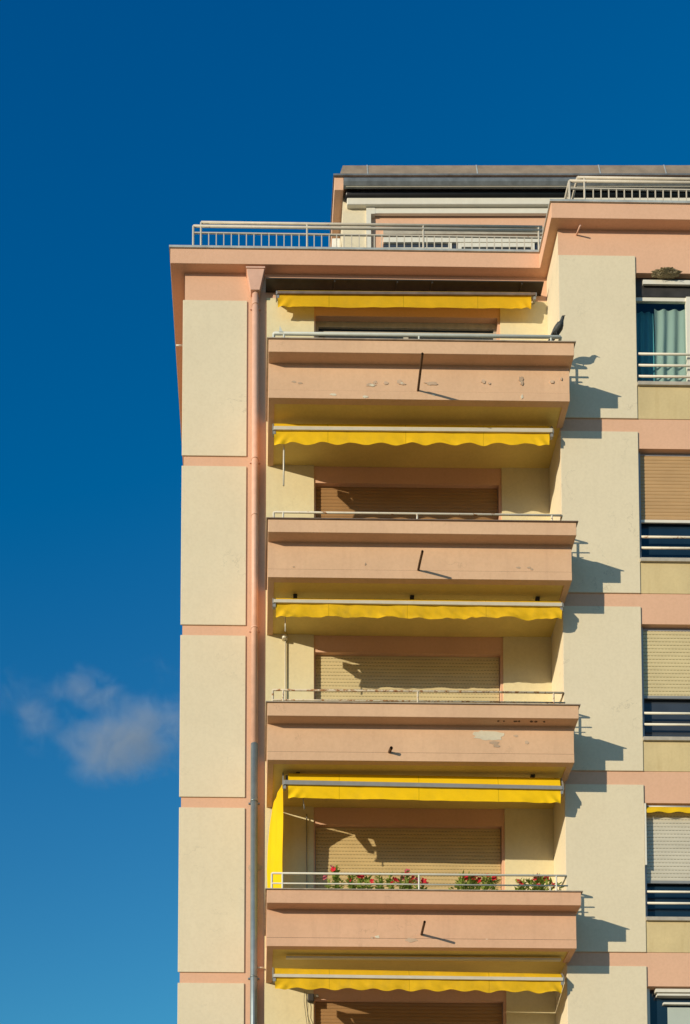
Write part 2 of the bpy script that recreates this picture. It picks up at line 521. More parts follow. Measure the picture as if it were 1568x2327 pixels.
# ------------------------------------------------------------------ shutters
def shutter(x0, x1, z0, z1, y, mat, parent, bar='pale_metal'):
    mb = MB(); n = max(1, int(round((z1 - z0) / SLAT)))
    base_k = math.floor(z0 / SLAT)
    prof = []
    z = z1
    kk = math.ceil(z1 / SLAT)
    rows = []
    lo = math.floor((z0) / SLAT)
    for k in range(lo, kk):
        a = k * SLAT
        rows += [(y + .004, a + .001), (y - .001, a + .006), (y - .004, a + SLAT * .5), (y - .001, a + SLAT - .006), (y + .004, a + SLAT - .001)]
    rows = [(yy, min(max(zz, z0), z1)) for yy, zz in rows]
    for i in range(len(rows) - 1):
        (ya, za), (yb, zb_) = rows[i], rows[i + 1]
        if abs(zb_ - za) < 1e-5: continue
        mb.quad((x0, ya, za), (x1, ya, za), (x1, yb, zb_), (x0, yb, zb_))
    o = mb.build('roller_shutter', mat, parent)
    MB().box(x0, x1, y - .012, y + .012, z0 - .045, z0 - .001).build('bottom_bar', bar, o)
    return o


# shutter materials use object coordinates measured from the building's base
SLAT_OFF = (GROUND / SLAT) % 1.0
for nme, c, d in (('sh_cream', (.66, .54, .29), True), ('sh_beige', (.60, .44, .20), True), ('sh_pale', (.60, .55, .42), True)):
    M[nme] = shutter_mat(nme.replace('sh_', '') + ' slotted shutter', c, d)

# windows of the balcony recess
YSH = .075
for k in range(1, 6):
    x0, x1, z0, z1 = win_left[k - 1]
    fr = MB()
    fr.box(x0 + .001, x0 + .05, YSH + .02, YSH + .08, z0, z1 - .001)
    fr.box(x1 - .05, x1 - .001, YSH + .02, YSH + .08, z0, z1 - .001)
    if k == 1:
        fr.box(x0 + .05, x1 - .05, YSH + .02, YSH + .08, z1 - .10, z1 - .001)
        fr.box(x0 + .05, x1 - .05, YSH + .03, YSH + .08, z1 - .19, z1 - .16)
        fr.box((x0 + x1) / 2 - .04, (x0 + x1) / 2 + .04, YSH + .03, YSH + .08, z0, z1 - .19)
    else:
        fr.box(x0 + .05, x1 - .05, YSH + .02, YSH + .08, z1 - .06, z1 - .001)
    wo = fr.build('window', 'guide' if k > 1 else 'sill', bld)
    if k == 1:
        MB().box(x0 + .05, x1 - .05, YSH + .055, YSH + .065, z0, z1 - .1).build('pane', 'glass_dark', wo)
    else:
        shutter(x0 + .012, x1 - .012, z0 + .3, z1 - .002, YSH, ['sh_shaded', 'sh_cream', 'sh_beige', 'sh_shaded'][k - 2], wo)

# ------------------------------------------------------------------ windows of the right wing
YW = YR + .06
for i in range(5):
    x0, x1, z0, z1 = win_right[i]
    k = i + 1
    fr = MB()
    if i == 0:
        fb = MB()
        za, zc = az(1500, 672, YW), az(1500, 680, YW)
        fb.box(x0 + .001, x1 - .001, YW + .03, YW + .075, zc, za)
        fb.box(x0 + .001, x0 + .03, YW + .03, YW + .075, z0 + .02, zc)
        xm = ax(1561, 750, YW); fb.box(xm, xm + .07, YW + .01, YW + .075, z0 + .02, za)
        fb.box(x1 - .05, x1 - .001, YW + .03, YW + .075, z0 + .02, zc)
        fb.box(x0 + .03, x1 - .05, YW + .03, YW + .075, z0 + .005, z0 + .035)
        wo = fb.build('window', 'white_frame', bld)
        zh0, zh1 = az(1500, 645.5, YW - .03), az(1500, 636, YW - .03)
        MB().box(ax(1460, 640, YW), x1 - .002, YW - .03, YW + .0, zh0, zh1).build('shutter_box', 'white_frame', wo)
        MB().box(x0 + .004, x1 - .004, YW + .02, YW + .07, za + .002, z1 - .002).build('shutter_slot', 'dark_metal', wo)
        MB().box(x0 + .03, x1 - .05, YW + .052, YW + .056, z0 + .03, zc).build('pane', 'glass', wo)
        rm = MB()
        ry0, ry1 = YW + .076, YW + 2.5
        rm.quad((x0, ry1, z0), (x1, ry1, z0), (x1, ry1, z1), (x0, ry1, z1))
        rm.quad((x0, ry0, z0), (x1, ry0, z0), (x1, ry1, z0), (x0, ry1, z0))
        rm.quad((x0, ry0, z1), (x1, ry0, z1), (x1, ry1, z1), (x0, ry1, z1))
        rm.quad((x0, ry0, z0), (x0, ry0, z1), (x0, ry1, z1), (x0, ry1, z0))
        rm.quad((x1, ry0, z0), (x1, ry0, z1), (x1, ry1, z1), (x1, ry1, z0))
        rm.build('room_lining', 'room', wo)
    elif i == 4:
        fb = MB()
        for ya, yb_, xl in ((2248, 2255.5, 1489), (2259, 2263.5, 1493), (2276, 2280.5, 1509)):
            fb.box(ax(xl, ya, YW), x1 - .002, YW - .02 if ya < 2270 else YW + .02, YW + .075, az(1500, yb_, YW), az(1500, ya, YW))
        fb.box(x0 + .001, x0 + .06, YW + .0, YW + .075, z0 + .02, az(1500, 2246, YW))
        wo = fb.build('window', 'white_frame', bld)
        MB().box(x0 + .06, x1 - .002, YW + .076, YW + .08, z0 + .02, z1 - .002).build('pane', 'glass_dark', wo)
        MB().box(ax(1517, 2300, YW + .07), x1 - .004, YW + .068, YW + .073, z0 + .05, az(1500, 2285, YW)).build('blind', 'sheer', wo)
    else:
        fr.box(x0 + .046, x1 - .046, YW + .031, YW + .075, z1 - .05, z1 - .0025)
        wo = fr.build('window', 'guide', bld)
        MB().box(x0 + .001, x0 + .045, YW, YW + .075, z0 + .001, z1 - .001).build('shutter_guide', 'guide', wo)
        MB().box(x1 - .045, x1 - .001, YW, YW + .075, z0 + .001, z1 - .001).build('shutter_guide', 'guide', wo)
        zb_ = [None, az(1500, 1183, YW), az(1500, 1583, YW), az(1500, 2003, YW)][i]
        shutter(x0 + .046, x1 - .046, zb_ + .02, z1 - .0525, YW + .02, ['', 'sh_brown', 'sh_cream', 'sh_pale'][i], wo,
                ['', 'white_frame', 'grey_metal', 'grey_metal'][i])
        MB().box(x0 + .046, x1 - .046, YW + .07, YW + .074, z0 + .001, zb_ + .03).build('pane', 'glass_dark' if i != 2 else 'glass_grey', wo)
        MB().box(x0 + .12, x1 - .046, YW + .03, YW + .06, z0 + .0015, z0 + .022).build('bottom_rail', 'white_frame', wo)
    # sill, guard bars
    MB().box(x0 - .003, x1 + .02, YR - .045, YR + .10, z0 - .06, z0 - .0015).soft('sill', 'sill', wo, .004)
    if i < 4:
        for j in range(3 if i == 0 else 2):
            yy = [[804.7, 830.7, 855.7], [1220.5, 1245.5], [1621, 1646.5], [2026.5, 2052.5]][i][j]
            zz = az(1500, yy, YR + .02)
            MB().tube([(x0 + .03, YR + .02, zz), (x1 + .0, YR + .02, zz)], .017, 10).build('guard_bar', ['rail_clean', 'rail_rusty', 'rail_clean', 'rail_clean'][i], wo)

# curtains inside the top right window
def curtain(x0, x1, z0, z1, y, amp, wl_, name, mat, label):
    def fn(u, v):
        x = x0 + (x1 - x0) * u
        ph = x / wl_ * 2 * math.pi
        a = amp * (.5 + .5 * v)
        zt = z1 - .012 * abs(math.sin(ph * .5)) * (1 - v)
        return (x + .01 * noise.noise(Vector((x * 5, v * 2, 3))), y + a * math.sin(ph + 1.2 * noise.noise(Vector((x * 3, v * .8, 1)))) , zt + (z0 - zt) * v)
    o = MB().grid(fn, 130, 14).build(name, mat)
    return tag(o, label, 'curtain', 'curtains in the top right window')


x0, x1, z0, z1 = win_right[0]
zc = az(1500, 682, YW)
yc = YW + .13
curtain(x0 + .03, ax(1487.5, 750, yc), z0 + .03, zc - .01, yc + .06, .025, .11, 'curtain', 'drape', 'dark teal drape at the left edge of the uppermost right window')
curtain(ax(1487, 750, yc), x1 - .06, z0 + .03, zc - .025, yc, .03, .17, 'curtain', 'sheer', 'pale green sheer curtain hanging in folds in the uppermost right window')

# ------------------------------------------------------------------ balconies
def blob_poly(mb, cx, cz, w, h, y, seed, th=.004, n=26):
    pts = []
    for i in range(n):
        a = 2 * math.pi * i / n
        r = 1 + .55 * noise.noise(Vector((math.cos(a) * 1.6 + seed * 3.1, math.sin(a) * 1.6, seed))) + .25 * noise.noise(Vector((math.cos(a) * 5, math.sin(a) * 5, seed * 2.)))
        pts.append((cx + math.cos(a) * w * .5 * r, cz + math.sin(a) * h * .5 * r))
    mb.prism_y(pts, y - th, y + .001)


def rail(k, xl, xr, zt, mat, parent, thick, posts, bars):
    y = -1.185
    mb = MB()
    for j in range(bars):
        r = thick if j == 0 else thick * .72
        z = zt - .155 * j
        if j == 0:
            mb.tube([(xl, y + .9, z), (xl, y + .01, z), (xl + .01, y, z), (xr - .01, y, z), (xr, y + .01, z), (xr, y + .26, z)], r, 10)
        else:
            mb.tube([(xl, y + .9, z), (xl, y + .01, z), (xl + .01, y, z), (xr + .02, y, z)], r, 10)
        if j == 1: mb.tube([(xr - .35, y + .012, z - .085), (xr - .06, y + .012, z - .085)], r * .8, 8)
    o = mb.build('railing', mat, parent)
    for xp in posts:
        MB().tube([(xp, y, zt - .46), (xp, y, zt - .002)], .014, 8).build('post', mat, o)
    MB().tube([(xl, y + .012, zt - .46), (xl, y + .012, zt - .002)], .016, 8).build('post', mat, o)
    MB().tube([(posts[-1] - .09, y + .01, zt - .46), (posts[-1] - .09, y + .01, zt - .16)], .012, 8).build('post', mat, o)
    return o


BALC = []
for k in range(1, 5):
    z = zb(k); zbt = z - HB
    body = MB(); PB = 'pink_redder' if k == 4 else 'pink_balcony'
    body.box(0, XR, -D_, -D_ + .1, zbt, z - .012)
    body.box(0, .09, -D_ + .1, -PT - .001, zbt - .0, z - .012)
    body.box(XR - .09, XR, -D_ + .1, -RR - .001, zbt - .0, z - .012)
    bo = body.build('balcony', PB, bld)
    BALC.append(bo)
    # lower strip, standing a little proud of the panel
    MB().box(-.004, XR + .002, -D_ - .012, -D_ - .0005, zbt - .004, zbt + .126).soft('base_strip', PB, bo, .004)
    MB().box(-.001, XR + .001, -D_ - .0022, -D_ - .0006, zbt + .1265, zbt + .134).build('joint', 'rustpipe', bo)
    sl = MB().prism([(.09, -D_ + .1), (XR - .09, -D_ + .1), (XR - .09, -RR), (XRET - .001, -RR), (XRET - .001, -.001), (.09, -.001)], zbt + .022, zbt + .19)
    sl.build('floor_slab', 'cream_soffit', bo)
    cp = MB()
    cp.box(-.004, XR + .03, -D_ - OV, -D_ + .11, z - HCAP, z - .010)
    cp.box(-.004, .10, -D_ + .11, -PT - .001, z - HCAP, z - .010)
    cp.box(XR - .10, XR + .03, -D_ + .11, -RR - .001, z - HCAP, z - .010)
    cpo = cp.soft('coping', PB, bo)
    fl = MB()
    fl.prism_x([(-D_ - OV - .022, z - .014), (-D_ - OV - .022, z - .002), (-D_ + .12, z + .022), (-D_ + .12, z - .008)], -.03, XR + .055)
    fl.box(-.03, .11, -D_ + .121, -PT - .002, z - .0085, z + .01)
    fl.box(XR - .11, XR + .055, -D_ + .121, -RR - .002, z - .0085, z + .01)
    fl.build('coping_sheet', ['coping', 'drip', 'coping', 'coping'][k - 1], cpo)

# rails (top, second, third bar; the lower ones hide behind the coping)
RY = -1.185
specs = [
    (1, 622, 1274, 758, 'rail_grey', .024, [645, 952, 1252], 3),
    (2, 622, 1277, 1164, 'rail_rusty', .015, [643.4, 948, 1254], 3),
    (3, 620, 1281, 1568, 'rail_rustier', .015, [643.4, 949, 1258], 3),
    (4, 618, 1287, 1984.5, 'rail_clean', .0155, [642, 952, 1264], 3)]
RAILZ = {}
for k, xl, xr, yt, mt, th, ps, nb in specs:
    zt = az(640, yt, RY)
    RAILZ[k] = zt
    rail(k, ax(xl, yt, RY), ax(xr, yt + 6, RY), zt, mt, BALC[k - 1], th, [ax(p_, yt, RY) for p_ in ps], nb)
# small fin bracket and flat bar on the topmost rail
MB().prism_y([(ax(634, 757, RY), RAILZ[1]), (ax(643, 757, RY), RAILZ[1]), (ax(636, 757, RY), RAILZ[1] + .10)], RY - .03, RY + .01).build('bracket', 'rail_grey', BALC[0])

# drain spouts
for k, bx, by, tx, ty, r in ((1, 950, 888, 960, 803, .019), (2, 950, 1296.5, 960, 1252.5, .019), (3, 884, 1710.5, 889.5, 1699.5, .024), (4, 958, 2123.6, 965, 2094.8, .019)):
    X, Z = at(bx, by, -D_)
    # length so that the free end lands where surveyed
    best = min((abs(az(tx, ty, -D_ - L * .01) - Z), L * .01) for L in range(4, 110))[1]
    X2 = ax(tx, ty, -D_ - best)
    mb = MB()
    mb.tube([(X, -D_ + .05, Z), (X + (X2 - X) * .5, -D_ - best * .5, Z + .004), (X2, -D_ - best, Z)], r, 12, cap=False)
    mb.tube([(X2, -D_ - best, Z), (X, -D_ + .05, Z)], r * .8, 12, cap=False)
    mb.build('drain_spout', 'rustpipe', BALC[k - 1])

# flaking paint
def flakes(k, lst, mat='bare', y=-D_):
    for i, (px, py, w_, h_) in enumerate(lst):
        X, Z = at(px, py, y)
        mb = MB(); blob_poly(mb, X, Z, w_ / 139, h_ / 139, y, k * 17 + i, .003 + .0008 * i)
        mb.build('flaked_paint', mat, BALC[k - 1])


flakes(1, [(668, 868, 10, 4), (682, 871, 9, 4), (843, 875, 20, 7), (852, 869, 9, 6), (877, 871, 10, 6), (907, 868, 10, 10), (916, 873, 12, 5), (980, 872, 24, 7), (1098, 868, 9, 8), (1112, 872, 6, 4), (1184, 862, 9, 11), (1186, 872, 6, 8), (1254, 868, 9, 7), (1275, 862, 4, 6)])
flakes(1, [(845, 876, 11, 4), (978, 873, 13, 4), (1185, 868, 4, 8), (913, 871, 5, 3), (1253, 869, 4, 3)], 'plaster', -D_ - .004)
flakes(1, [(757, 897, 14, 4), (830, 902, 11, 5), (986, 898, 7, 3), (1186, 902, 5, 8)], 'plaster', -D_ - .0125)
flakes(2, [(1178, 1290, 9, 4), (1202, 1290, 8, 4), (1208, 1294, 6, 4), (667, 1288, 4, 2), (830, 1282, 3, 5)])
flakes(3, [(1108, 1672, 62, 20), (1090, 1668, 24, 15)], 'plaster')
flakes(3, [(1122, 1688, 20, 7), (1172, 1672, 9, 5), (1197, 1687, 8, 9), (1128, 1695, 14, 6)], 'bare')
flakes(4, [(1106, 2135, 5, 3), (857, 2129, 11, 5)], 'plaster')
flakes(4, [(934, 2136, 26, 8), (845, 2131, 7, 4)], 'bare', -D_ - .0125)
# flaked concrete under the third coping
for i, (px, py, w_) in enumerate([(1133, 1638, 6), (1146, 1640, 4), (1172, 1638, 9), (1181, 1641, 5), (1208, 1638, 8), (1219, 1641, 6), (1238, 1639, 4)]):
    X, Z = at(px, py, -D_ - .15)
    n = 9
    pts = [(X + math.cos(6.283 * j / n) * w_ / 280 * random.uniform(.6, 1.3), -D_ - .12 + math.sin(6.283 * j / n) * .018 * random.uniform(.6, 1.3)) for j in range(n)]
    MB().prism(pts, zb(3) - HCAP - .004 - .0004 * i, zb(3) - HCAP + .001).build('spalled_underside', 'rustpipe', BALC[2])

# ------------------------------------------------------------------ awning hood under the eaves
hx0, hx1 = ax(604, 636, -.235), ax(1236, 638, -.235)
hz = az(900, 637, -.235)
MB().box(hx0, hx1, -.235, -.001, hz, hz + .018).build('awning_hood', 'hood', bld)
hb_ = MB()
for px in (760, 902, 981, 1184):
    X = ax(px, 645, -.15); hb_.box(X - .012, X + .012, -.225, -.022, hz - .03, hz - .0005)
hb_.build('hood_rib', 'hood', bld)

# short pipe stub under the right cornice
X, Z = at(1309, 534, YR)
MB().tube([(X, YR + .03, Z), (X + .03, YR - .15, Z)], .013, 10).build('pipe_stub', 'pink_pipe', bld)
# hook on the left flank
X, Z = at(412, 785, .2)
MB().tube([(X + .02, .2, Z), (X - .085, .2, Z)], .012, 8).build('wall_hook', 'rail_clean', bld)

# ------------------------------------------------------------------ downpipe
dp = thing('downpipe', 'pink rainwater downpipe with funnel head, turning to grey metal lower down', 'pipe', (ax(579, 1044, -.07), -.07, GROUND))
PY = -.075
def px_ctr(y): return ax(580.3 - (y - 700) * .0024, y, PY)
zj = az(578, 1691, PY)
zt_ = az(580, 655, PY)
xt, xj = px_ctr(655), px_ctr(1691)
MB().tube([(xt, PY, zt_), (xj, PY, zj)], .054, 20).build('painted_pipe', 'pink_pipe', dp)
MB().tube([(xj, PY, zj - .001), (px_ctr(2327), PY, az(577, 2327, PY)), (px_ctr(2327), PY, GROUND + .02)], .056, 20).build('bare_pipe', 'galv', dp)
for y, mt in ((694, 'pink_pipe'), (1044, 'pink_pipe'), (1172, 'pink_pipe'), (1428, 'pink_pipe')):
    zc = az(579, y, PY); xx = px_ctr(y)
    MB().tube([(xx, PY, zc - .012), (xx, PY, zc + .012)], .06, 20).build('collar', mt, dp)
    if y != 1172:
        MB().box(xx - .085, xx + .085, -.02, -.001, zc - .012, zc + .012).build('clip', mt, dp)
for y in (1821, 2220):
    zc = az(579, y, PY); xx = px_ctr(y)
    MB().tube([(xx, PY, zc - .012), (xx, PY, zc + .012)], .062, 20).build('collar', 'galv', dp)
    MB().box(xx - .09, xx + .09, -.02, -.001, zc - .012, zc + .012).build('clip', 'galv', dp)
# funnel head
hy0, hy1 = -.155, -.001
xa, z_t = at(560.5, 610, hy0); xb = ax(600.8, 610, hy0); z_b = az(580, 658, hy0)
xc, xd = ax(569.6, 658, hy0), ax(590, 658, hy0)
hp = MB()
hp.add([(xa, hy0, z_t), (xb, hy0, z_t), (xb, hy1, z_t), (xa, hy1, z_t), (xc, hy0, z_b), (xd, hy0, z_b), (xd, hy1 - .02, z_b), (xc, hy1 - .02, z_b)],
       [(0, 1, 2, 3), (4, 7, 6, 5), (0, 4, 5, 1), (1, 5, 6, 2), (2, 6, 7, 3), (3, 7, 4, 0)])
hp.box(xa - .012, xb + .012, hy0 - .012, hy1, z_t + .0005, z_t + .03)
hp.soft('funnel_head', 'pink_pipe', dp, .004)
# mortar patch round the pipe, small outlet
mb = MB(); X, Z = at(579, 1973, 0); blob_poly(mb, X, Z, .19, .16, YB, 71, .006); X, Z = at(571, 1995, 0); blob_poly(mb, X, Z, .07, .05, YB, 72, .006)
mb.build('mortar_patch', 'bare', bld)
X, Z = at(597, 2199, -.06)
MB().tube([(X - .10, -.06, Z), (X + .02, -.06, Z)], .014, 8).build('outlet', 'pale_metal', dp)

# ------------------------------------------------------------------ penthouse on the roof
PZ = ROOF + .036
YE = 1.0
YP = YE + .16
YI = YP + .035
XP0 = ax(760, 418, YE)
XPE = XEND
ph_w = MB()
xw0 = ax(779, 460, YP); xw1 = ax(832, 520, YP)
zpe = az(780, 432, YE)                    # underside of the penthouse eaves at the end cheek
zsl = az(900, 419.6, YE)                   # underside of the roof slab elsewhere
SHEAR[0] = (XP0, math.tan(R(.8)))          # the penthouse front is not quite parallel to the street front
ph_w.box(xw0, xw1, YP, BACK - .5, PZ, zpe)
ph_w.box(xw0, XPE - .1, YP + .001, BACK - .5, zpe + .0005, zsl - .0005)
ph_w.build('penthouse_wall', 'cream', bld)
MB().box(xw1 + .001, XPE, YI, BACK - .6, PZ, zpe - .001).build('penthouse_back_wall', 'pink', bld)
zet = az(780, 403, YE)
rb = MB()
rb.box(XP0, xw0 + .001, YE, BACK, zpe, zet)
rb.box(xw0 + .002, XPE, YE + .001, BACK, zsl, zet - .0005)
po = rb.soft('penthouse_roof', 'pink', bld)
MB().prism([(XP0 - .02, YE - .035), (XPE + .02, YE - .035), (XPE + .02, BACK + .02), (XP0 - .02, BACK + .02)], zet + .001, zet + .03).build('roof_edge_flashing', 'zinc_dark', po)
# sloping metal upstand above
ztop = az(900, 378, YE + .12)
xs0 = ax(771.5, 399, YE); xs1 = ax(779, 378, YE + .12)
us = MB()
us.add([(xs0, YE - .01, zet + .031), (XPE, YE - .01, zet + .031), (XPE, YE + .12, ztop), (xs1, YE + .12, ztop),
        (xs0, BACK, zet + .031), (XPE, BACK, zet + .031), (XPE, BACK - .1, ztop), (xs1, BACK - .1, ztop)],
       [(0, 1, 2, 3), (3, 2, 6, 7), (0, 3, 7, 4), (1, 5, 6, 2), (4, 7, 6, 5), (0, 4, 5, 1)])
uso = us.build('roof_upstand', 'roofmetal', po)
se = MB()
for px in (835, 1083, 1360, 1508):
    X = ax(px, 390, YE + .05)
    se.add([(X - .012, YE - .016, zet + .032), (X + .012, YE - .016, zet + .032), (X + .012, YE + .114, ztop + .002), (X - .012, YE + .114, ztop + .002)], [(0, 1, 2, 3)])
se.build('standing_seam', 'zinc', uso)
# gutter
zg0, zg1 = az(900, 419, YE - .09), az(900, 405.5, YE - .09)
zgm = (zg0 + zg1) / 2; rg = (zg1 - zg0) / 2
gx = ax(781, 412, YE - .09)
gp = [(YE - .045 + .045 * math.cos(a), zgm + rg * math.sin(a)) for a in [math.pi * 2 * i / 16 for i in range(16)]]
gp = [(YE - .002, zg1), (YE - .09, zg1), (YE - .098, zg1 - rg * .5), (YE - .09, zg1 - rg * 1.2), (YE - .06, zg0), (YE - .002, zg0)]
go = MB().prism_x(gp, gx, XPE).build('gutter', 'zinc_dark', po)
# pale batten and dark retracted blind below the eaves
yb1 = YE - .05
MB().box(ax(786, 423, yb1), XPE, yb1, yb1 + .012, az(900, 425.5, yb1), az(900, 421.2, yb1)).build('batten', 'white_frame', po)
zr1, zr0 = az(900, 425.5, YE + .03), az(900, 447.5, YE + .03)
rr_ = (zr1 - zr0) / 2
xr0 = ax(785, 436, YE + .03)
MB().tube([(xr0, YE + .03 + rr_, (zr0 + zr1) / 2), (xr0 + .03, YE + .03 + rr_, (zr0 + zr1) / 2), (XPE, YE + .03 + rr_, (zr0 + zr1) / 2)], [rr_ * .8, rr_, rr_], 16).build('rolled_blind', 'black', po)
# cream cassette
yc_ = YP - .085
zc1, zc0 = az(900, 448.5, yc_), az(900, 466, yc_)
MB().box(ax(788.5, 457, yc_), XPE, yc_, YP - .002, zc0, zc1).soft('cassette', 'white_frame', po, .012)
# white frame of the glazed front
yf = YP - .035
fx0, fx1 = ax(832.5, 510, yf), ax(843, 510, yf)
zf1, zf0 = az(900, 475, yf), az(900, 486, yf)
fm = MB()
fm.box(fx0, fx1, yf, YI - .001, PZ, zf1 + .012)
fm.box(fx1 + .001, ax(852, 480, yf), yf, YI - .001, zf0 - .012, zf1 + .012)
fm.box(ax(852, 480, yf) + .001, XPE, yf + .004, YP + .018, zf0, zf1)
pf = fm.build('penthouse_window', 'white_frame', bld)
# taupe strip drawn as lintel shadow, sliding sashes and panes behind the railing
ys = YI - .05
MB().box(ax(871, 530, ys), XPE - .5, ys - .01, YI - .002, az(900, 535, ys), az(900, 519, ys)).build('shadow_gap_strip', 'sill', pf)
bx0 = ax(871, 548, ys)
MB().box(bx0, XPE - .5, ys, YI - .002, az(900, 552, ys), az(900, 541, ys)).build('sash_head', 'white_frame', pf)
ss = MB()
for px in (1018, 1040, 1205):
    X = ax(px, 556, ys + .03); ss.box(X, X + .06, ys + .01, YI - .003, PZ, az(900, 552.2, ys))
ss.box(ax(1040, 556, ys + .03) + .061, ax(1205, 556, ys + .03) - .001, ys + .01, YI - .003, az(900, 561.5, ys), az(900, 552.2, ys))
ss.box(bx0, ax(1018, 556, ys + .03) - .001, ys + .01, YI - .003, az(900, 566, ys), az(900, 563, ys))
ss.build('sash', 'white_frame', pf)
MB().box(bx0, XPE - .5, YI - .02, YI - .006, PZ, az(900, 552.5, ys)).build('pane', 'glass_grey', pf)
# small white box beside the penthouse
xb0, zb1_ = at(755, 541, YP + .3)
MB().box(xb0, ax(773, 541, YP + .3), YP + .3, YP + .9, PZ, zb1_).soft('vent_box', 'whitebox', bld, .01)
SHEAR[0] = None

# ------------------------------------------------------------------ roof railings
def roof_railing(label, xl, xr, y, yy, posts, ret=None, base=PZ, gap=.125):
    """yy = survey rows: top rail, second rail, baluster bar"""
    xm = (xl + xr) / 2
    zt, z2, z3 = yy
    t = thing('roof_railing', label, 'railing', (xl, y, base), 'railings along the roof edge')
    MB().tube([(xl + .13, y, zt), (xr, y, zt)], .021, 10).build('top_rail', 'roof_rail', t)
    MB().tube([(xl, y, z2), (xr, y, z2)], .021, 10).build('middle_rail', 'roof_rail', t)
    MB().box(xl, xr, y - .012, y + .012, z3 - .010, z3 + .010).build('baluster_bar', 'roof_rail', t)
    for x in posts:
        MB().tube([(x, y, base), (x, y, zt - .001)], .017, 8).build('post', 'roof_rail', t)
    MB().tube([(xl, y, base), (xl, y, z2 - .001)], .019, 8).build('post', 'roof_rail', t)
    x = xl + .13 + gap
    while x < xr - .03:
        if all(abs(x - p_) > .03 for p_ in posts):
            MB().box(x - .008, x + .008, y - .008, y + .008, base, z3 - .0105).build('baluster', 'roof_rail', t)
        x += gap
    if ret:
        for dx, zz, r in ((0, z2, .021), (.13, zt, .021)):
            MB().tube([(xl + dx, y, zz), (xl + dx, y + ret, zz)], r, 10).build('return_rail', 'roof_rail', t)
        MB().box(xl - .01, xl + .01, y, y + ret, z3 - .01, z3 + .01).build('return_rail', 'roof_rail', t)
        yy_ = y + gap
        while yy_ < y + ret:
            MB().box(xl - .008, xl + .008, yy_ - .008, yy_ + .008, base, z3 - .011).build('baluster', 'roof_rail', t); yy_ += gap
    return t


yl = .35
roof_railing('long pale metal railing on the lower left roof edge in front of the penthouse', ax(439.5, 514, yl), ax(1232, 525, yl), yl,
             (az(700, 509, yl), az(700, 517.5, yl), az(700, 533, yl)),
             [ax(457, 520, yl), ax(698, 520, yl), ax(962, 520, yl), ax(1224, 520, yl)], None)
yr_ = -.45
roof_railing('short pale metal railing on the higher right wing with slanting return end', ax(1294, 414, yr_), XEND - .2, yr_,
             (az(1400, 405, yr_), az(1400, 413, yr_), az(1400, 430, yr_)), [ax(1328, 420, yr_), ax(1328, 420, yr_) + 1.9], 1.0)

